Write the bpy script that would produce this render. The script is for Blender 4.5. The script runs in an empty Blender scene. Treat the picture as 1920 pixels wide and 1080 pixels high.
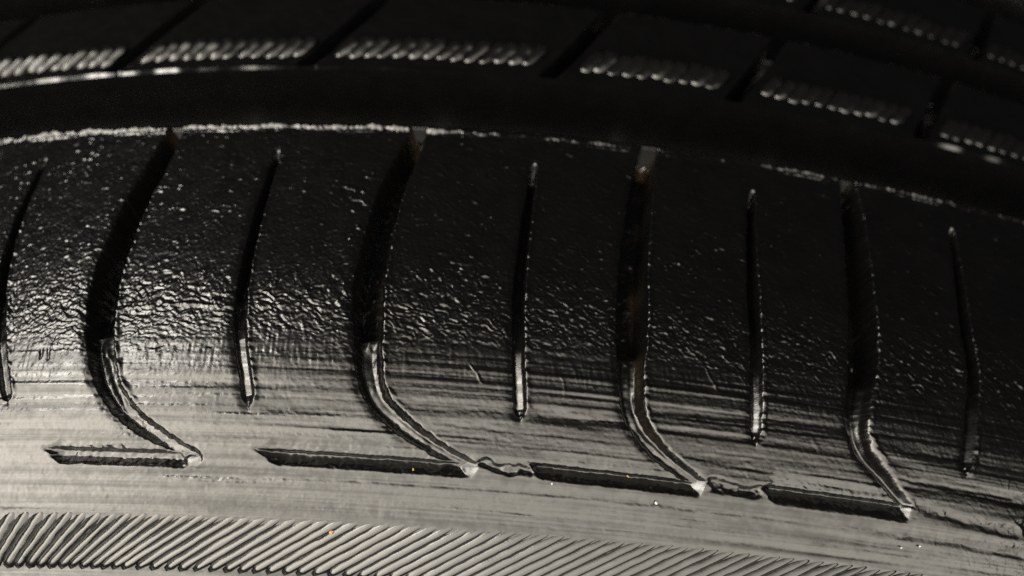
import bpy, math
import numpy as np

# ------------------------------------------------------------------ camera, world, lamps, exposure
scene = bpy.context.scene
COL = scene.collection
RAD = 0.32                                   # tyre radius at the tread; the tyre's axle runs along Y at z = -RAD

def make_camera():
    yaw, pit, rol, f = .0285, .9037, .0958, 1650.0
    d = np.array([math.sin(yaw)*math.cos(pit), math.cos(yaw)*math.cos(pit), -math.sin(pit)])
    rt = np.cross(d, [0, 0, 1]); rt /= np.linalg.norm(rt); up = np.cross(rt, d)
    r2 = math.cos(rol)*rt + math.sin(rol)*up
    u2 = -math.sin(rol)*rt + math.cos(rol)*up
    from mathutils import Matrix
    cd = bpy.data.cameras.new('camera'); cam = bpy.data.objects.new('camera', cd); COL.objects.link(cam)
    m = Matrix(((r2[0], u2[0], -d[0], 0.0), (r2[1], u2[1], -d[1], -.0595), (r2[2], u2[2], -d[2], .0828), (0, 0, 0, 1)))
    cam.matrix_world = m
    cd.sensor_width = 36; cd.lens = f/1920*36
    cd.clip_start = .002; cd.clip_end = 50
    cd.dof.use_dof = True; cd.dof.focus_distance = .098; cd.dof.aperture_fstop = 16
    scene.camera = cam
make_camera()

w = bpy.data.worlds.new('World'); scene.world = w; w.use_nodes = True
bg = w.node_tree.nodes['Background']; bg.inputs[0].default_value = (.9, .95, 1, 1); bg.inputs[1].default_value = .006

def softbox(name, mid, twist, sx, sy, power, color, stops):
    """a rectangular lamp facing the tyre, brighter towards one side (stops: position along its length, strength)"""
    from mathutils import Vector, Matrix
    l = bpy.data.lights.new(name, 'AREA'); l.shape = 'RECTANGLE'; l.size = sx; l.size_y = sy
    l.energy = power; l.color = color; l.use_nodes = True
    nt = l.node_tree; em = nt.nodes['Emission']
    g = nt.nodes.new('ShaderNodeNewGeometry'); sp = nt.nodes.new('ShaderNodeSeparateXYZ')
    nt.links.new(g.outputs['Parametric'], sp.inputs[0])
    def ramp(pts, src):
        r = nt.nodes.new('ShaderNodeFloatCurve'); c = r.mapping.curves[0]
        c.points[0].location = pts[0]; c.points[-1].location = pts[-1]
        for p in pts[1:-1]: c.points.new(*p)
        r.mapping.update(); nt.links.new(src, r.inputs['Value']); return r
    rx = ramp([(x, v) for x, v in stops], sp.outputs[0])
    ry = ramp([(0, .0), (.08, 1), (.62, 1), (.75, .64), (.87, .32), (1, .10)], sp.outputs[1])
    m = nt.nodes.new('ShaderNodeMath'); m.operation = 'MULTIPLY'
    nt.links.new(rx.outputs[0], m.inputs[0]); nt.links.new(ry.outputs[0], m.inputs[1]); nt.links.new(m.outputs[0], em.inputs['Strength'])
    z = Vector(mid).normalized(); x = Vector((1, 0, 0)); x = (x-z*x.dot(z)).normalized(); y = z.cross(x)
    t = math.radians(twist); x, y = x*math.cos(t)+y*math.sin(t), y*math.cos(t)-x*math.sin(t)
    o = bpy.data.objects.new(name, l); COL.objects.link(o)
    o.matrix_world = Matrix(((x[0], y[0], z[0], mid[0]), (x[1], y[1], z[1], mid[1]), (x[2], y[2], z[2], mid[2]), (0, 0, 0, 1)))
    return o
softbox('window_light', (-.05, -.49, .53), -15, 2.6, 1.78, 246, (1, .925, .79), [(0, .62), (.22, .58), (.36, .42), (.48, .29), (.60, .25), (1, .27)])

softbox('sparkle_light', (-.47, .14, .50), 0, .22, .22, 2.3, (1, .95, .86), [(0, 1), (1, 1)])  # small unseen lamp, added for sparkle on bumps and the bright left side

scene.view_settings.view_transform = 'Standard'
scene.view_settings.look = 'None'
scene.view_settings.exposure = 0
scene.view_settings.gamma = 1
scene.cycles.use_denoising = False

# ------------------------------------------------------------------ tyre profile (across the tyre)
CTRL = [(-.0600, .2300), (-.0580, .2500), (-.0530, .2700), (-.0435, .2880), (-.0320, .3020), (-.0214, .3120), (-.0170, .3152),
        (-.0090, .3183), (.0030, .31985), (.0180, .3203), (.0325, .3205), (.0500, .3208), (.0760, .3210), (.1030, .3208),
        (.1250, .3203), (.1500, .3198), (.1620, .3183), (.1710, .3152), (.1780, .3120), (.1900, .3020), (.2000, .2880),
        (.2090, .27), (.213, .25), (.215, .23)]

def profile(n=6000):
    P = np.array(CTRL); d = np.r_[0, np.cumsum(np.hypot(*np.diff(P, axis=0).T))]
    t = np.linspace(0, d[-1], n)
    m = np.gradient(P, d, axis=0)
    i = np.clip(np.searchsorted(d, t)-1, 0, len(d)-2); h = (d[i+1]-d[i]); q = ((t-d[i])/h)[:, None]; h = h[:, None]
    Q = (2*q**3-3*q**2+1)*P[i]+(q**3-2*q**2+q)*h*m[i]+(-2*q**3+3*q**2)*P[i+1]+(q**3-q**2)*h*m[i+1]
    k = np.hanning(181); k /= k.sum()
    Qp = np.pad(Q, ((90, 90), (0, 0)), mode='edge')
    S = np.stack([np.convolve(Qp[:, j], k, 'valid') for j in (0, 1)], 1)
    S[:90] = Q[:90]; S[-90:] = Q[-90:]
    s = np.r_[0, np.cumsum(np.hypot(*np.diff(S, axis=0).T))]
    s -= np.interp(-.017, S[:, 0], s)
    return s*1000, S
PS, PP = profile()
PT = np.gradient(PP, PS/1000, axis=0); PT /= np.linalg.norm(PT, axis=1)[:, None]
S_MIN, S_MAX = float(PS[0]), float(PS[-1])

def point(a, s, h):
    """a: millimetres round the tyre, s: millimetres across it, h: millimetres above its skin"""
    y = np.interp(s, PS, PP[:, 0]); r = np.interp(s, PS, PP[:, 1])
    ty = np.interp(s, PS, PT[:, 0]); tr = np.interp(s, PS, PT[:, 1])
    y = y - tr*h/1000; r = r + ty*h/1000
    u = a/1000/RAD
    return np.stack([r*np.sin(u), y+0*a, r*np.cos(u)-RAD], -1)

# ------------------------------------------------------------------ noise
_rng = np.random.default_rng(7)
_TAB = _rng.random((256, 256)).astype(np.float32)
def vn(x, y, seed=0):
    x = x + seed*17.31; y = y + seed*31.77
    xi = np.floor(x).astype(np.int32); yi = np.floor(y).astype(np.int32)
    fx = (x-xi); fy = (y-yi)
    fx = fx*fx*(3-2*fx); fy = fy*fy*(3-2*fy)
    x0 = (xi+seed*7) & 255; x1 = (x0+1) & 255; y0 = (yi+seed*13) & 255; y1 = (y0+1) & 255
    return ((_TAB[y0, x0]*(1-fx)+_TAB[y0, x1]*fx)*(1-fy)+(_TAB[y1, x0]*(1-fx)+_TAB[y1, x1]*fx)*fy)*2-1
def fbm(x, y, seed=0, o=3, g=.5):
    r = 0; k = 1; n = 0
    for i in range(o):
        r = r + k*vn(x*(2.03**i)+i*5.1, y*(2.03**i)-i*3.7, seed+i*3); n += k; k *= g
    return r/n
def ss(x, a, b):
    t = np.clip((x-a)/(b-a), 0, 1); return t*t*(3-2*t)

# ------------------------------------------------------------------ tread layout (millimetres)
G_S = [51.6, 43.6, 35.8, 29.0, 23.0, 17.4, 12.0, 8.4, 5.3, 2.7, 1.0]
GROOVES = [
    [(-46.2, 51.6), (-46.8, 43.4), (-47.7, 35.5), (-47.8, 29.2), (-47.6, 23.3), (-46.5, 17.1), (-44.6, 11.5), (-42.4, 7.7), (-39.0, 4.7), (-34.8, 2.3), (-32.0, .9)],
    [(-11.9, 51.4), (-13.1, 44.7), (-14.6, 36.8), (-15.1, 29.6), (-15.2, 23.0), (-14.6, 17.7), (-13.8, 12.2), (-12.5, 8.5), (-9.5, 5.6), (-5.2, 3.0), (-1.1, 1.1)],
    [(20.1, 51.7), (18.5, 43.4), (17.5, 35.5), (16.7, 28.4), (16.3, 20.4), (16.1, 13.3), (16.5, 8.9), (18.1, 6.0), (21.0, 3.5), (24.6, 1.3)],
    [(48.9, 51.5), (48.0, 40.4), (46.9, 31.9), (46.0, 25.0), (44.5, 17.2), (43.2, 11.5), (43.7, 7.8), (46.1, 5.0), (49.4, 1.5)]]
SIPES = [
    [(-64.0, 44.6), (-63.5, 34.6), (-61.9, 25.5), (-59.4, 17.5), (-55.2, 7.5)],
    [(-30.7, 44.6), (-30.9, 35.3), (-30.5, 24.8), (-29.6, 17.2), (-27.6, 10.4), (-26.7, 7.2)],
    [(3.9, 44.3), (3.1, 32.8), (2.7, 22.7), (3.0, 15.4), (3.7, 7.6)],
    [(33.9, 44.2), (32.8, 37.2), (31.8, 26.5), (31.3, 18.8), (31.0, 13.8), (30.6, 7.4)],
    [(63.8, 44.4), (62.3, 35.4), (60.7, 26.4), (60.0, 19.9), (58.3, 13.9), (56.7, 7.3)]]
SLOTS = [((-49.8, 1.05), (-31.6, .6)), ((-25.6, 1.25), (-.7, .85)), ((4.2, 1.42), (24.9, .9)), ((30.6, 1.18), (49.6, 1.0))]
SLOT_W = [1.0, 1.0, 1.6, 1.5, 2.2, 2.2, 2.2]
LINKS = [((-.2, 1.7), (5.2, 1.2)), ((25.6, 1.7), (30.9, 1.3)), ((50.2, 2.1), (63.0, .7))]
STREAKS = [([(-46, -1.45), (-27, -1.3), (-15.4, -1.3), (-5.6, -1.5), (11.6, -1.25), (22.5, -1.55), (42.5, -1.45), (64, -2.0), (80, -2.2)], .36, .16),
           ([(-15.3, -2.95), (0, -3.3), (16.7, -4.0)], .16, .06), ([(-28, -4.3), (-15.3, -4.5), (6, -4.5), (22.8, -4.3), (36.5, -4.3)], .14, .05),
           ([(8, -2.6), (30, -2.7), (55, -3.2), (75, -3.3)], .18, .07), ([(5, 6.9), (22, 6.7), (41, 6.5), (50, 6.2)], .32, .08),
           ([(17, 4.6), (23.3, 4.05), (34, 3.2), (44.8, 2.5)], .20, .06), ([(48.7, 4.5), (64, 3.9), (80, 3.7)], .24, .08),
           ([(-54.6, -1.5), (-50.8, -1.7)], .12, .06), ([(14, 8.5), (22.6, 8.3), (39.7, 8.15)], .25, .06), ([(-13, 6.9), (-6.7, 7.0), (5.8, 6.7), (15, 6.2)], .30, .07),
           ([(-25.5, 4.7), (-16, 4.5), (-11, 4.3)], .15, .05), ([(-6, 3.8), (11.3, 3.6), (20, 3.4)], .18, .06), ([(-6, 5.4), (6, 5.1), (17, 4.8)], .2, .06),
           ([(-42, 8.2), (-32, 8.0), (-20, 7.8), (-14, 7.6)], .18, .04), ([(-26, 6.2), (-18, 6.1), (-10, 5.9)], .25, .07), ([(30, 9.6), (40, 9.4), (60, 9.8)], .2, .06),
           ([(45, 8.0), (56, 7.8), (75, 7.6)], .3, .08), ([(52, .6), (66, .1), (80, 0)], .2, .05), ([(-50, 3.6), (-42, 3.4), (-37, 3.2)], .15, .03)]
_rs = np.random.default_rng(41)
for _ in range(130):                                            # and many short faint ones
    _a = _rs.uniform(-60, 78); _l = _rs.uniform(5, 26); _s = _rs.uniform(-4.9, 9.5) if _a > -30 else _rs.choice([_rs.uniform(-4.9, -1), _rs.uniform(3, 9)])
    if -.9 < _s < 2.4: continue
    _w = _rs.uniform(.07, .17)*(1 if _a < 10 else 1.3)
    STREAKS.append(([(_a, _s), (_a+_l/2, _s+_rs.normal(0, .1)), (_a+_l, _s-.006*_l+_rs.normal(0, .1))], _w, _w*_rs.uniform(.10, .34)*(1 if _a > -20 else .8)))
# the pattern goes on round the tyre beyond what the photograph shows
def shifted(p, d): return [(x+d, y) for x, y in p]
for n in range(1, 3):
    GROOVES.append(shifted(GROOVES[3], 27.0*n+5.0)); SIPES.append(shifted(SIPES[4], 26.0*n))
    SLOTS.append(tuple(shifted(SLOTS[3], 27.0*n+5.0)))
GROOVES.insert(0, shifted(GROOVES[0], -32.0)); SIPES.insert(0, shifted(SIPES[0], -32.0)); SLOTS.insert(0, tuple(shifted(SLOTS[0], -32.0)))
CUTS2 = [-88.0, -58.4, -28.2, 7.8, 35.6, 65.9, 96.0]          # slanted cuts through the second rib, at s = 67
CUTS3 = [-70.0, -40.0, -9.0, 21.0, 52.0, 84.0]
RIB1_END, RIB2, RIB3, RIB4 = 50.35, (62.0, 81.0), (89.5, 110.0), (119.0, 160.0)
FLOOR = 10.8

def smooth_line(P, k=6):
    P = np.array(P, float); n = len(P); t = np.linspace(0, n-1, (n-1)*k+1)
    m = np.gradient(P, axis=0); i = np.minimum(t.astype(int), n-2); q = (t-i)[:, None]
    return (2*q**3-3*q**2+1)*P[i]+(q**3-2*q**2+q)*m[i]+(-2*q**3+3*q**2)*P[i+1]+(q**3-q**2)*m[i+1]

def dist_line(a, s, L):
    """distance to the line, signed side (left negative), s of the nearest point, 0..1 along it"""
    best = np.full(a.shape, 1e9); side = np.zeros(a.shape); tt = np.zeros(a.shape)
    n = len(L)-1
    for i in range(n):
        p, q = L[i], L[i+1]; d = q-p; l2 = d@d
        if l2 < 1e-12: continue
        t = np.clip(((a-p[0])*d[0]+(s-p[1])*d[1])/l2, 0, 1)
        dx = a-p[0]-t*d[0]; dy = s-p[1]-t*d[1]; D = dx*dx+dy*dy
        m = D < best
        best = np.where(m, D, best); tt = np.where(m, (i+t)/n, tt)
        side = np.where(m, -np.sign(d[0]*dy-d[1]*dx)*-1, side)
    return np.sqrt(best), side, tt

def left_slope(a):
    """how steeply right-hand floors rise round the tyre, shaped to catch the small lamp"""
    return np.interp(a, [-60, -32, 0, 25, 50, 60], [.03, .12, .42, .70, 1.05, 1.25])

def box(A, S, L, pad):
    a0, s0 = L.min(0)-pad; a1, s1 = L.max(0)+pad
    ia = np.where((A[0] >= a0) & (A[0] <= a1))[0]; js = np.where((S[:, 0] >= s0) & (S[:, 0] <= s1))[0]
    if len(ia) < 2 or len(js) < 2: return None
    return slice(js[0], js[-1]+1), slice(ia[0], ia[-1]+1)

def relief(A, S, fine=True):
    """height above the skin, label of the part each point belongs to, mud stain"""
    H = np.zeros(A.shape); LAB = np.zeros(A.shape, np.int32); MUD = np.zeros(A.shape)
    # --- moulded grain of the shoulder (above the machined zone)
    zg = ss(S + 1.2*vn(A*.12, S*.2, 3), 11.5, 17.0)*(1-ss(S, 50, 51))
    if fine:
        crest = np.exp(-((S-19.0-1.0*vn(A*.07, 0*S, 9))/4.8)**2)
        wa = A + .5*vn(A*.8, S*.8, 21); ws = S + .5*vn(A*.8, S*.8, 22)
        ang = .62 + .35*vn(A*.03, S*.06, 5)
        ca, sa = np.cos(ang), np.sin(ang)
        al = wa*ca - ws*sa; ac = wa*sa + ws*ca                        # along the wrinkle / across it
        w1 = 1-np.abs(fbm(al*.70, ac*1.75, 31, 3, .6))*2
        w2 = fbm(al*1.6, ac*3.0, 41, 2, .6)
        H += zg*(.030+.046*crest)*w1 + zg*(.018+.030*crest)*w2
        # scattered bumps and pinches that glint in the dark upper part
        b = vn(wa*1.6+S*.3, ws*2.4, 51); H += zg*.20*np.clip(b-.55, 0, 1)*(.5+.9*np.clip(vn(A*.23, S*.23, 52)+.2, 0, 1))
        b = vn(wa*2.6, ws*4.4, 55); H += zg*.13*np.clip(b-.5, 0, 1)*np.clip(vn(A*.3, S*.4, 56)+.5, 0, 1)
        H += zg*(.016+.012*crest)*vn(A*3.6, S*4.2, 57)
        # short hairlike strokes between grain and machined zone
        hz = np.exp(-((S-13.5)/3.2)**2)
        H += hz*.024*vn(A*3.6+S*.25, S*.9, 61)
    # --- machined / moulded circumferential lines
    zm = (1-ss(S + 1.5*vn(A*.08, S*.15, 73), 12.5, 18.0))*ss(S, -5.6, -4.6)
    run = S + .010*A + .25*vn(A*.02, S*.05, 74)
    L1 = vn(A*.020, run*.95, 71); L2 = vn(A*.035+9, run*2.4, 72); L3 = vn(A*.06, run*5.0, 75)
    on = .35+.65*np.clip(vn(A*.022, run*.30, 76)*1.6+.4, 0, 1)
    patch = ss(vn(A*.018, run*.35, 69), .05, .45)*(1-ss(S, 8.5, 12))
    H += zm*on*(.038*L1+.040*L2+.020*L3)
    H += zm*patch*(.16*vn(A*.012, run*.80, 68)+.06*vn(A*.03, run*2.2, 67))
    cl = vn(A*.010, run*.55, 66); H -= zm*.045*np.exp(-(cl/.09)**2)*ss(vn(A*.03, run*.2, 65), -.2, .3)
    # longer moulded steps: they fall away towards the tread and catch no light
    for k, (pts, wd, dd) in enumerate(STREAKS):
        Lp = np.array(pts, float); bx = box(A, S, Lp, 2.6)
        if bx is None: continue
        a, s = A[bx], S[bx]
        c = np.interp(a, Lp[:, 0], Lp[:, 1])+.10*vn(a*.12, 0*s+k, 62)
        v = s-c+.02*vn(a*.5, s*2, 63)+.022*vn(a*3.2, s*4, 64)
        e = ss(a, Lp[0, 0]-1, Lp[0, 0]+2.5)*(1-ss(a, Lp[-1, 0]-3.5, Lp[-1, 0]+1))*np.clip(.9+.45*vn(a*.12, 0*s+k, 60), .3, 1.1)
        e = e*(.9+.15*vn(a*.8, s*2.5, 59))
        H[bx] -= dd*1.25*e*ss(v, -wd, wd)*(1-ss(v, wd, 2.2))
        H[bx] += e*np.exp(-(v/wd)**2)*.010*vn(a*3.6, s*5.5, 57)
    if fine:
        H += zm*.010*vn(A*2.4, S*3.6, 77)+zm*.010*vn(A*3.4+S*.4, S*1.7, 76)*ss(vn(A*.09, S*.25, 75), -.2, .5)+zm*.009*vn(A*.10, S*3.4, 58)+zm*.006*vn(A*.16, S*6.1, 56) + zm*.006*vn(A*6.5, S*7.0, 78)
        g = np.clip(vn(A*1.3, S*1.4, 79)-.72, 0, 1); H += zm*g*.12
    # --- sidewall below the hatched band
    zs = 1-ss(S, -12.4, -11.6)
    H += zs*(.03*vn(A*.05, S*.9, 81))
    # --- recessed hatched band
    zk = ss(S, -12.0, -11.7)*(1-ss(S, -5.5, -5.1))
    H -= ss(S, -12.0, -11.7)*(1-ss(S, -6.6, -4.9))*.14
    if fine: H += zk*(.028*fbm(A*1.3, S*1.3, 85, 3)+.010*vn(A*4, S*4, 86))
    LAB[(S > -11.85) & (S < -5.3)] = 2
    # --- thin raised and sunken creases
    if fine:
        for (P, wd, hh) in (([(-45.5, 18.2), (-42, 18.9), (-37, 19.3), (-31, 19.0)], .22, .09), ([(-11.5, 15.6), (-6, 15.3), (0, 15.2), (3, 15.1)], .3, -.05),
                            ([(4, 14.9), (9, 14.5), (13, 14.4)], .3, -.06), ([(-53.0, 15.2), (-52.6, 13.6), (-52.4, 12.3)], .13, -.12),
                            ([(-51.5, 15.0), (-51.7, 13.4), (-51.3, 12.0)], .10, -.10), ([(-34.6, 14.8), (-34.0, 13.9), (-32.2, 13.6)], .14, -.10),
                            ([(-40, 13.6), (-39, 13.4), (-38, 13.7)], .12, -.08), ([(-2.2, 12.6), (-1.2, 11.3), (-.9, 10.6)], .13, .07),
                            ([(8.0, 12.0), (8.5, 11.2), (8.4, 10.0)], .12, .08), ([(11.4, 12.0), (11.8, 10.8)], .10, .06), ([(27.0, 17.0), (29.0, 14.5), (29.8, 13.0)], .12, .07),
                            ([(22.5, 17.6), (24.6, 15.5), (26.2, 12.2)], .12, .08), ([(24.6, 15.5), (28.6, 14.8)], .1, .06)):
            Lp = smooth_line(P); bx = box(A, S, Lp, 1.2)
            if bx is None: continue
            d, sd, t = dist_line(A[bx]+.12*vn(A[bx]*2, S[bx]*2, 91), S[bx]+.12*vn(A[bx]*2, S[bx]*2, 92), Lp)
            H[bx] += hh*np.exp(-(d/wd)**2)*np.clip(.7+.9*vn(A[bx]*.9, S[bx]*.9, 93), 0, 1.4)
    # --- torn lip along the edge of the shoulder rib
    ew = .22*vn(A*.35, 0*S, 95)+.12*vn(A*1.3, 0*S, 96)
    lip = np.exp(-((S-49.75-ew)/.36)**2)*(.34+.22*vn(A*.9, S*.7, 97))*np.interp(A, [0, 25, 80], [1, .6, .7]) + np.exp(-((S-48.95-.5*ew)/.16)**2)*.16*np.clip(.4+vn(A*.16, 0*S, 98)*1.6, 0, 1)
    brk = np.clip(.75+1.0*vn(A*.11, 0*S, 94)+.5*vn(A*.5, 0*S, 90), .3, 1.15)
    brk = np.where((A < -30) | (A > 52), np.maximum(brk, .7), brk)
    H += lip*brk
    if fine: H += np.exp(-((S-49.7)/.8)**2)*np.interp(A, [0, 25, 80], [1, .65, .8])*brk*(.11*vn(A*2.6, S*2.6, 99)+.05*vn(A*5, S*5, 100))
    LAB[(S >= .6) & (S <= RIB1_END)] = 10
    # --- ribs two to four with the lip on their near edge, and the grooves between
    def rib_edge(x0, x1): return np.interp(S-x0, [-.5, -.24, -.01], [0, .01, 1])*(1-ss(S, x1-.45, x1))
    ribs = [(-200, RIB1_END+.25), RIB2, RIB3, (RIB4[0], 300)]
    top = (1-ss(S, RIB1_END-.15+ew*.3, RIB1_END+.45)) + rib_edge(ribs[1][0], ribs[1][1]) + rib_edge(*RIB3) + ss(S, RIB4[0], RIB4[0]+.45)
    H += -FLOOR*(1-np.clip(top, 0, 1))
    for x0, sd in ((RIB2[0], 111), (RIB3[0], 115)):
        H += np.exp(-((S-x0-.62-.1*vn(A*.3, 0*S, sd))/.27)**2)*(.30+.16*vn(A*.25, 0*S, sd+1))*(np.interp(A, [-35, -33, -12, 0, 62, 68], [1, .3, .2, .0, .0, 1.3]) if sd == 111 else 0)
        zr = np.exp(-((S-x0-4.9)/2.0)**4)
        H -= zr*.12
        if fine: H += ss(S, x0, x0+1)*(1-ss(S, x0+19, x0+20))*(.04*fbm(A*.9, S*.9, sd+2, 2)+.2*np.clip(vn(A*1.1, S*1.1, sd+3)-.75, 0, 1))
    LAB[(S > RIB1_END) & (S < RIB2[0]-.1)] = 3
    LAB[(S >= RIB2[0]-.1) & (S <= RIB2[1]+.1)] = 40
    LAB[(S > RIB2[1]+.1) & (S < RIB3[0]-.1)] = 4
    LAB[(S >= RIB3[0]-.1) & (S <= RIB3[1]+.1)] = 60
    LAB[(S > RIB3[1]+.1) & (S < RIB4[0]-.1)] = 5
    LAB[S >= RIB4[0]-.1] = 6
    # --- block numbers along each rib
    Gi = np.zeros(A.shape, np.int32)
    for P in GROOVES:
        P = np.array(P)[::-1]; Gi += (A > np.interp(S, P[:, 1], P[:, 0]))
    LAB = np.where(LAB == 10, 10+Gi, LAB)
    for base, cuts, s0 in ((40, CUTS2, 67.0), (60, CUTS3, 94.0)):
        ci = np.zeros(A.shape, np.int32)
        inr = (LAB == base)
        for k, c in enumerate(cuts):
            x = A-(c+.57*(S-s0)+.2*vn(S*.4, 0*A+k, 121)); ci += (x > 0)
            cut = (1-ss(np.abs(x), .85, 1.3))*ss(S, s0-4.3, s0-3.3)
            H = np.where(inr, H*(1-cut)-7.0*cut+np.where(H < -7, (H+7)*cut, 0), H)
            corner = np.exp(-((x-1.9)/.3)**2)*.22*inr*(S < s0+2)
            H += corner
        LAB = np.where(inr, base+ci, LAB)
    # --- slots at the foot of each block: a long slope down, then a steep near wall
    for k, (p, q) in enumerate(SLOTS):
        L = np.array([p, q]); bx = box(A, S, L, 3.0)
        if bx is None: continue
        a, s = A[bx], S[bx]
        u = (a-p[0])/(q[0]-p[0]); c = p[1]+(q[1]-p[1])*u
        wk = SLOT_W[k]
        rough = .05*vn(a*.9, s*.9, 131)+.035*vn(a*3, s*3, 132)
        v = s-c+rough
        left = ss(u + .012*vn(a*0, s*2.2, 133)+.02*vn(a*.9, s*.9, 137), -.01, .13); right = 1-ss(u, .94, 1.005)
        vs = (v-.70*(1-left))/np.maximum(left, .3)
        dep = -np.interp(vs, [-1.02, -.94, -.84, .45*wk-.28, .45*wk-.15, .45*wk-.02, .45*wk+.08, .45*wk+1.3, .45*wk+1.5],
                         [0, -.03, -.10, -1.15, -1.15, -.52, -.30, -.05, 0])*left*right
        if k == 1:
            dep = -np.interp(vs, [-1.02, -.94, -.86, -.12, .0, .55, .85, 1.4, 1.8], [0, -.05, -.15, -.86, -.90, -.84, -.36, -.14, 0])*left*right
        H[bx] += -dep-ss(dep, .08, .4)*(.06*vn(a*1.3, s*1.5, 134)+.05*vn(a*2.4, s*2.8, 136))-ss(dep, .03, .15)*(1-ss(dep, .35, .5))*.03*vn(a*3, s*3.4, 135)
        LAB[bx] = np.where(dep > .30, 80+k, LAB[bx])
    for k, (p, q) in enumerate(LINKS):
        Lp = smooth_line([p, ((p[0]+q[0])/2, (p[1]+q[1])/2-.15), q]); bx = box(A, S, Lp, 2.0)
        if bx is None: continue
        a, s = A[bx], S[bx]
        d, sd, t = dist_line(a, s+.25*vn(a*.8, s*.8, 141), Lp)
        sh = (1-ss(d, .15, .85))*(1 if k < 2 else .35)
        H[bx] += -.40*sh+sh*(.14*vn(a*1.2, s*2.0, 142)+.06*vn(a*3, s*4, 143))
    # --- hooked grooves and thin sipes
    def carve(P, ws, hw, dp, wall, rough, lab, seed, grooved):
        Lp = smooth_line(P); bx = box(A, S, Lp, 4.5)
        if bx is None: return
        a, s = A[bx], S[bx]
        d, sd, t = dist_line(a, s, Lp)
        sn = np.interp(t, np.linspace(0, 1, len(Lp)), Lp[:, 1])
        W = np.interp(sn, ws, hw); D = np.interp(sn, ws, dp)
        e = (d - W + rough*(vn(a*1.5, s*1.5, seed)+.6*vn(a*3.6, s*3.6, seed+1))
             - .10*np.clip(vn(s*.5, a*0, seed+2), 0, 1))
        f = 1-ss(e, -wall, .10)
        h = -D*f
        x = d*sd
        if grooved:
            low = 1-ss(sn, 15.5, 17.5)
            wav = .25*vn(sn*.7, a*0, seed+5)+.1*vn(sn*2.2, a*0, seed+6)
            h += f*low*(.12+.2*vn(sn*.35, a*0, seed+4))*np.exp(-((x-.05-wav)/.5)**2)
            h += f*(.12*vn(a*1.2, s*.5, seed+7)+.06*vn(a*3, s*1.6, seed+8))*(1-.75*low)
            h += f*np.exp(-((sn-17.2)/.5)**2)*.5
            h += f*low*np.clip(x-np.interp(a, [-30, -16, 30, 42], [-.1, .25, .25, .0]), 0, 9)*(.10+left_slope(a))*1.05
        else:
            h += f*(.10*vn(a*2.0, s*.6, seed+7))*ss(sn, 10, 20)+f*(1-ss(sn, 14.5, 17.5))*np.clip(x, -9, 9)*left_slope(a)*.95
        # rounded, roughened shoulders: the right one stands a little proud
        h += np.exp(-((e-.25)/.28)**2)*(x > 0)*(.09+.10*vn(a*.8, s*2.1, seed+9))*ss(sn, 3, 9)*(1-ss(sn, 30, 42))
        h += -.16*np.exp(-(np.clip(e, 0, 9)/.55)**2)*(x < 0)*(1-f)*ss(sn, 2, 6)*(1-ss(sn, 42, 48))
        base = H[bx]
        deep = base < -2.5
        H[bx] = np.where(deep, base, base*(1-.85*f)+h)
        LAB[bx] = np.where((f > .04) & (LAB[bx] != 3), lab, LAB[bx])
        mud = .3*f*ss(x, .1, 1.2)*np.clip(.55+.9*vn(a*.5, s*.25, seed+11), 0, 1)
        mud = np.maximum(mud, 1.6*f*ss(sn, 47.5, 50)) if grooved else mud
        mud = mud*np.interp(a, [22, 42], [1, .25])
        MUD[bx] = np.maximum(MUD[bx], mud)
    for k, P in enumerate(GROOVES):
        carve(P, [0, 1, 6, 11, 16, 17.5, 20, 30, 44, 50, 52], [.75, .85, 1.15, 1.45, 1.65, 1.7, 1.85, 1.75, 1.45, 1.05, 1.0],
              [.35, .75, 1.7, 2.0, 2.2, 4.2, 4.6, 4.8, 4.8, 5.0, 5.0], .75, .10, 100+k, 200+k*13, True)
    for k, P in enumerate(SIPES):
        carve(P, [7, 8, 15, 25, 35, 43, 44.5], [.35, .62, .70, .62, .50, .36, .15], [.2, .6, .72, 2.4, 2.8, 2.4, .8], .30, .06, 120+k, 400+k*13, False)
    # flat facet closing each hook end, its tilt shaped to mirror the small lamp
    for k, (p, q) in enumerate(SLOTS):
        e0, c0, sl = q[0]-.7, q[1]+.05, float(left_slope(q[0]))
        bx = box(A, S, np.array([(e0, c0)]), 3.0)
        if bx is None: continue
        a, s = A[bx], S[bx]
        w_ = .10*vn(a*1.3, s*1.3, 151)
        pl = -.30-.2*sl+sl*(a-e0)-.33*(s-c0)+.05*vn(a*1.2, s*1.2, 152)
        m = (1-ss(np.hypot((a-e0)/1.45, (s-c0)/1.0)+3*w_, .6, 1.15))
        H[bx] = np.where(m > 0, H[bx]*(1-m)+m*np.maximum(H[bx], np.minimum(pl, -.02)), H[bx])
    return H, LAB, MUD

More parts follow.
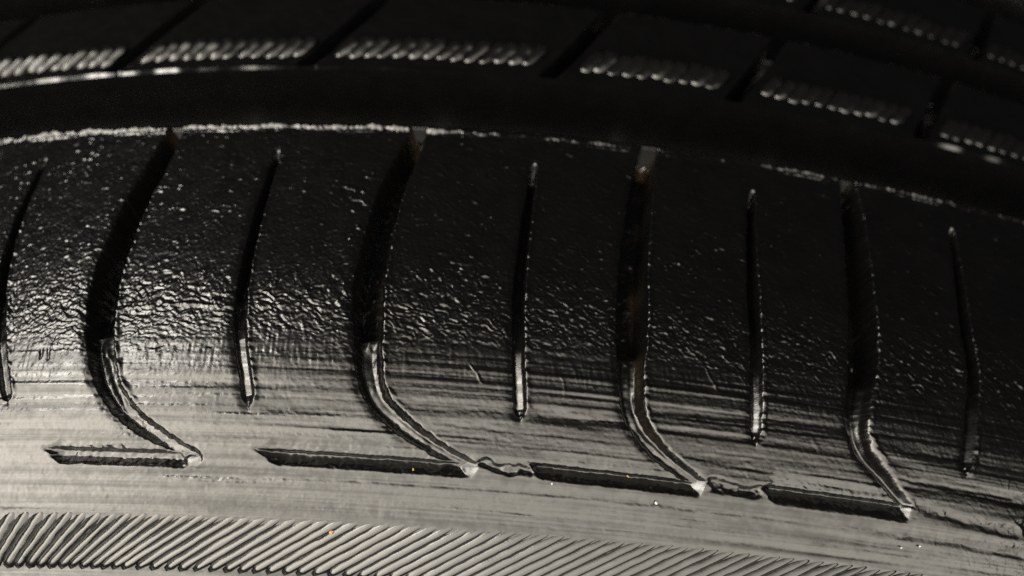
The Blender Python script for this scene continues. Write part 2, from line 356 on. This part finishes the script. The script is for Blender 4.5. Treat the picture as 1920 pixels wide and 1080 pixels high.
# ------------------------------------------------------------------ material
def rubber(name, base=(.0011, .0011, .0012), rough=.20, bump=1.0, ior=1.62):
    m = bpy.data.materials.new(name); m.use_nodes = True; nt = m.node_tree; N = nt.nodes; L = nt.links
    b = N['Principled BSDF']
    def nd(t, **kw):
        x = N.new(t)
        for k, v in kw.items(): x.inputs[k].default_value = v
        return x
    tc = nd('ShaderNodeTexCoord')
    at = nd('ShaderNodeAttribute'); at.attribute_name = 'mud'
    mix = N.new('ShaderNodeMix'); mix.data_type = 'RGBA'
    mix.inputs['A'].default_value = (*base, 1); mix.inputs['B'].default_value = (.030, .020, .010, 1)
    L.new(at.outputs['Fac'], mix.inputs['Factor'])
    # faint greasy film mottling of tone
    n1 = nd('ShaderNodeTexNoise', Scale=160.0, Detail=4.0); L.new(tc.outputs['Object'], n1.inputs['Vector'])
    cr = N.new('ShaderNodeMapRange'); cr.inputs['To Min'].default_value = .7; cr.inputs['To Max'].default_value = 1.5
    L.new(n1.outputs['Fac'], cr.inputs['Value'])
    mul = N.new('ShaderNodeVectorMath'); mul.operation = 'SCALE'
    L.new(mix.outputs['Result'], mul.inputs[0]); L.new(cr.outputs['Result'], mul.inputs['Scale'])
    L.new(mul.outputs[0], b.inputs['Base Color'])
    n2 = nd('ShaderNodeTexNoise', Scale=420.0, Detail=3.0); L.new(tc.outputs['Object'], n2.inputs['Vector'])
    rr = N.new('ShaderNodeMapRange'); rr.inputs['To Min'].default_value = rough-.05; rr.inputs['To Max'].default_value = rough+.06
    L.new(n2.outputs['Fac'], rr.inputs['Value']); L.new(rr.outputs['Result'], b.inputs['Roughness'])
    sc = nd('ShaderNodeAttribute'); sc.attribute_name = 'scuff'
    ra = N.new('ShaderNodeMath'); ra.operation = 'MULTIPLY_ADD'; ra.inputs[1].default_value = .10
    L.new(sc.outputs['Fac'], ra.inputs[0]); L.new(rr.outputs['Result'], ra.inputs[2]); L.new(ra.outputs[0], b.inputs['Roughness'])
    sm = N.new('ShaderNodeMapRange'); sm.inputs['To Min'].default_value = .56; sm.inputs['To Max'].default_value = .36
    L.new(sc.outputs['Fac'], sm.inputs['Value']); L.new(sm.outputs['Result'], b.inputs['Specular IOR Level'])
    n3 = nd('ShaderNodeTexNoise', Scale=5200.0, Detail=2.0); L.new(tc.outputs['Object'], n3.inputs['Vector'])
    bp = nd('ShaderNodeBump', Strength=.35*bump, Distance=.00003); L.new(n3.outputs['Fac'], bp.inputs['Height'])
    L.new(bp.outputs['Normal'], b.inputs['Normal'])
    b.inputs['IOR'].default_value = ior
    return m
M_RUB = rubber('wet_black_rubber')
M_RIDGE = rubber('ridge_rubber', base=(.002, .002, .002), rough=.22)

# ------------------------------------------------------------------ mesh building
def tag(o, label=None, category=None, group=None, kind=None):
    for k, v in (('label', label), ('category', category), ('group', group), ('kind', kind)):
        if v: o[k] = v
    return o

def link(name, me, parent, mat):
    o = bpy.data.objects.new(name, me); COL.objects.link(o)
    if parent: o.parent = parent
    if mat: me.materials.append(mat)
    return o

def scuff(A, S):
    """dull scuffed bands running round the smooth lower zone, 0..1"""
    run = S+.010*A+.25*vn(A*.02, S*.05, 74)
    z = 1-ss(S, 12, 22)
    k = .55*vn(A*.03, run*1.5, 161)+.45*vn(A*.05, run*4.2, 162)+.35*vn(A*.09, run*9, 163)+.30*vn(A*.9, S*1.3, 164)+.25*vn(A*2.6, S*2.6, 165)
    return z*np.clip(.38+.9*k, 0, 1)

def grid_mesh(name, V, Nn, mud, quads, scf=None):
    used, inv = np.unique(quads.ravel(), return_inverse=True)
    q = inv.reshape(-1, 4)
    me = bpy.data.meshes.new(name)
    me.vertices.add(len(used)); me.vertices.foreach_set('co', V[used].astype(np.float32).ravel())
    me.loops.add(q.size); me.loops.foreach_set('vertex_index', q.astype(np.int32).ravel())
    me.polygons.add(len(q)); me.polygons.foreach_set('loop_start', np.arange(0, q.size, 4, dtype=np.int32))
    me.polygons.foreach_set('use_smooth', np.ones(len(q), bool))
    at = me.attributes.new('mud', 'FLOAT', 'POINT'); at.data.foreach_set('value', mud[used].astype(np.float32))
    at = me.attributes.new('scuff', 'FLOAT', 'POINT'); at.data.foreach_set('value', (mud*0 if scf is None else scf)[used].astype(np.float32))
    me.update(calc_edges=True)
    me.normals_split_custom_set_from_vertices(Nn[used].astype(np.float32))
    return me

tyre = bpy.data.objects.new('tyre', None); COL.objects.link(tyre); tyre.empty_display_size = .02
tag(tyre, 'glossy wet black rubber tyre with hooked grooves and a hatched band, filling the picture', 'tyre')

sidewall = carcass = None
parts = {}

def build_patch(a0, a1, da, s0, s1, ds, fine=True, single=None):
    a = np.linspace(a0, a1, int(round((a1-a0)/da))+1); s = np.linspace(s0, s1, int(round((s1-s0)/ds))+1)
    A, S = np.meshgrid(a, s)
    H, LAB, MUD = relief(A, S, fine)
    P = point(A, S, H)
    ga = np.gradient(P, axis=1); gs = np.gradient(P, axis=0)
    Nn = np.cross(ga, gs); Nn /= np.linalg.norm(Nn, axis=2)[..., None]+1e-20
    ns, na = A.shape
    idx = np.arange(ns*na).reshape(ns, na)
    Q = np.stack([idx[:-1, :-1], idx[:-1, 1:], idx[1:, 1:], idx[1:, :-1]], -1).reshape(-1, 4)
    lab = LAB[:-1, :-1].ravel(); SC = scuff(A, S).ravel()
    # the near rims of the inner ribs are sharp: the skin on top and the wall below keep their own normals
    def sharp(l):
        M = Nn.copy()
        for x0, wall, top in ((RIB2[0], (3,), range(40, 60)), (RIB3[0], (4,), range(60, 80))):
            r = np.where(np.abs(s-x0) < 1e-6)[0]
            if len(r) and l in wall: M[r[0]] = M[r[0]-1]
            if len(r) and l in top: M[r[0]] = M[r[0]+2]; M[r[0]+1] = M[r[0]+2]
        return M.reshape(-1, 3)
    if not single: return [(int(l), grid_mesh('p', P.reshape(-1, 3), sharp(int(l)) if int(l) in (3, 4) or 40 <= l < 80 else Nn.reshape(-1, 3), MUD.ravel(), Q[lab == l], SC)) for l in np.unique(lab)]
    V = P.reshape(-1, 3); Nn = Nn.reshape(-1, 3); MUD = MUD.ravel()
    if single:
        return [(single, grid_mesh(single, V, Nn, MUD, Q, SC))]
    return [(int(l), grid_mesh('p', V, Nn, MUD, Q[lab == l])) for l in np.unique(lab)]

NAMES = {0: 'sidewall', 2: 'hatched_band', 3: 'circumferential_groove', 4: 'circumferential_groove', 5: 'circumferential_groove', 6: 'far_shoulder_rib'}
def part_name(l):
    if l in NAMES: return NAMES[l]
    if l < 40: return 'shoulder_block'
    if l < 80: return 'tread_block'
    if l < 100: return 'shoulder_slot'
    if l < 120: return 'lateral_groove'
    return 'sipe'

SEAM = 56.0
A0, A1 = -84.0, 90.0
B0, B1 = -104.0, 118.0
low = build_patch(A0, A1, .125, -20.0, SEAM, .125)
high = build_patch(B0, B1, .25, SEAM, 128.0, .25)
band = None
blocks = {}
for l, me in sorted(low+high, key=lambda t: t[0]):
    n = part_name(l); me.name = n
    par = tyre
    if n == 'sipe':
        # a sipe belongs to the block it cuts
        c = sum((SIPES[l-120][i][0] for i in (0, 2, -1)))/3
        g = sum(np.mean([p[0] for p in P]) < c for P in GROOVES)
        par = blocks.get(10+g, tyre)
    o = link(n, me, par, M_RUB)
    if n in ('shoulder_block', 'tread_block'): blocks[l] = o
    if l == 2: band = o

# the rest of the tyre, round the back and down both sides, coarser
def rest(a0, a1, da, s0, s1, ds, nm):
    (n, me), = build_patch(a0, a1, da, s0, s1, ds, fine=False, single=nm)
    link(nm, me, tyre, M_RUB)
CIRC = 2*math.pi*RAD*1000
rest(B1, B0+CIRC, 2.4, SEAM, 128.0, 1.0, 'tread')
rest(A1, A0+CIRC, 2.4, -20.0, SEAM, 1.0, 'shoulder')
rest(0, CIRC, 6.0, S_MIN+.5, -20.0, 3.0, 'lower_sidewall')
rest(0, CIRC, 6.0, 128.0, S_MAX-.5, 3.0, 'far_sidewall')

# ------------------------------------------------------------------ the small moulded ridges
def ridge_mesh(name, p0, p1, w0, hgt, seed, nseg=14, taper=.5, jag=1.0, base=0.0, rise=0.0, top_end=.05, low_end=.05):
    """a rounded bar between two points of the skin, its far side torn and uneven"""
    rg = np.random.default_rng(seed)
    p0, p1 = np.array(p0, float), np.array(p1, float); d = p1-p0; l = np.hypot(*d); d /= l; nrm = np.array([d[1], -d[0]])
    prof = [(-.84, -.10), (-.76, .02), (-.22, .92), (-.08, 1.0), (.12, .97), (.34, .45), (.56, -.10)]
    n = len(prof); V = []; 
    off = np.cumsum(rg.normal(0, .008, nseg+1))*jag
    for i in range(nseg+1):
        t = i/nseg; c = p0+d*l*t
        e = min(1, t/low_end, (1-t)/top_end)
        e = .12+.88*e
        lf = 1+.06*jag*rg.normal(); hs = 1+.10*jag*rg.normal(); rf = 1+.13*jag*rg.normal()
        for j, (x, h) in enumerate(prof):
            k = (rf if x > 0 else lf)
            q = c+nrm*(x*w0*k*(.5+.5*e)+off[i])
            V.append((q[0], q[1], base+rise*t+(hgt*h*hs*e if h > 0 else -.12)))
    V = np.array(V); P = point(V[:, 0], V[:, 1], V[:, 2])
    F = []
    for i in range(nseg):
        for j in range(n-1):
            a = i*n+j; F.append((a, a+1, a+n+1, a+n))
    F.append(tuple(range(n))[::-1]); F.append(tuple(range(nseg*n, nseg*n+n)))
    me = bpy.data.meshes.new(name); me.from_pydata(P.tolist(), [], F); me.update()
    me.polygons.foreach_set('use_smooth', np.ones(len(F), bool))
    return me

# hatched band: ridges fan from steep on the left to slanting on the right
PITCH = 1.75
k = 0; at = -83.0
while at < 88:
    lean = float(np.interp(at, [-60, -49.5, -43, -36, -30, -16, 20, 60], [3.6, 4.8, 6.4, 8.4, 10.0, 10.4, 10.8, 11.0]))
    rg = np.random.default_rng(900+k)
    fat = float(np.interp(lean, [3.6, 10.0], [1.45, 1.0]))
    me = ridge_mesh('ridge', (at-lean+rg.normal(0, .06), -11.55), (at+.25+rg.normal(0, .05), -5.1), .84*fat, .29*fat, 1000+k, base=-.14, top_end=.16)
    o = link('ridge', me, band, M_RIDGE)
    at += PITCH+rg.normal(0, .03); k += 1

# rope-like rows of short strokes on the second and third ribs
for s0, cuts, base, pitch in ((RIB2[0]+4.9, CUTS2, 40, 2.15), (RIB3[0]+4.9, CUTS3, 60, 2.5)):
    at = -100.0
    while at < 114:
        ci = sum(at > c for c in cuts)
        if min(abs(at-c) for c in cuts) > 2.6 and (base+ci) in blocks:
            rg = np.random.default_rng(3000+k)
            me = ridge_mesh('ridge', (at-1.6+rg.normal(0, .15), s0-2.0+rg.normal(0, .2)), (at+1.5+rg.normal(0, .12), s0+1.9+rg.normal(0, .2)), rg.uniform(1.2, 1.6), rg.uniform(.22, .36), 4000+k, nseg=7, jag=.9, base=-.12, rise=(.80 if at < -15 else .95)*rg.uniform(.75, 1.15), low_end=.05 if at < -40 else .3)
            link('ridge', me, blocks[base+ci], M_RIDGE)
        at += pitch; k += 1

# ------------------------------------------------------------------ grit lying on the rubber
def grit(a, s, r, col, label, seed, h=0.0):
    rg = np.random.default_rng(seed)
    ph = (1+5**.5)/2
    V = np.array([(-1, ph, 0), (1, ph, 0), (-1, -ph, 0), (1, -ph, 0), (0, -1, ph), (0, 1, ph), (0, -1, -ph), (0, 1, -ph), (ph, 0, -1), (ph, 0, 1), (-ph, 0, -1), (-ph, 0, 1)], float)
    F = [(0, 11, 5), (0, 5, 1), (0, 1, 7), (0, 7, 10), (0, 10, 11), (1, 5, 9), (5, 11, 4), (11, 10, 2), (10, 7, 6), (7, 1, 8), (3, 9, 4), (3, 4, 2), (3, 2, 6), (3, 6, 8), (3, 8, 9), (4, 9, 5), (2, 4, 11), (6, 2, 10), (8, 6, 7), (9, 8, 1)]
    V = V/np.linalg.norm(V[0])*r/1000*(1+.3*rg.normal(size=(12, 1)))*np.array([1.3, 1, .7])
    c = point(np.array([a]), np.array([s]), np.array([h+r*.35]))[0]
    me = bpy.data.meshes.new('grit'); me.from_pydata(V.tolist(), [], F)
    m = bpy.data.materials.new('grit'); m.use_nodes = True; b = m.node_tree.nodes['Principled BSDF']
    nz = m.node_tree.nodes.new('ShaderNodeTexNoise'); nz.inputs['Scale'].default_value = 9000
    rp = m.node_tree.nodes.new('ShaderNodeValToRGB')
    rp.color_ramp.elements[0].color = (*[x*.6 for x in col], 1); rp.color_ramp.elements[1].color = (*col, 1)
    m.node_tree.links.new(nz.outputs['Fac'], rp.inputs['Fac']); m.node_tree.links.new(rp.outputs['Color'], b.inputs['Base Color'])
    b.inputs['Roughness'].default_value = .6
    me.materials.append(m)
    o = bpy.data.objects.new('grit_grain', me); COL.objects.link(o); o.location = c
    o.rotation_euler = tuple(rg.uniform(0, 6, 3))
    tag(o, label, 'grit', 'grit grains stuck to the tyre')
for (a, s_, r, col, lab) in (
        (-16.25, -6.62, .22, (.45, .22, .10), 'tiny orange grain of grit caught between the ridges of the hatched band'),
        (-7.64, .58, .14, (.30, .24, .05), 'tiny yellow grain in the dark slot left of the tallest white hook end'),
        (16.01, 1.57, .13, (.35, .2, .04), 'tiny amber grain on the rough upper edge of the third slot'),
        (7.68, .08, .13, (.45, .44, .41), 'tiny white grain just below the left end of the third slot'),
        (19.39, -.99, .15, (.45, .44, .41), 'tiny white grain on the smooth rubber below the third slot'),
        (48.54, -2.75, .12, (.45, .44, .41), 'left one of two white grains below the rightmost slot'),
        (50.81, -2.29, .13, (.45, .44, .41), 'right one of two white grains below the rightmost slot')):
    grit(a, s_, r, col, lab, int(abs(a)*10))
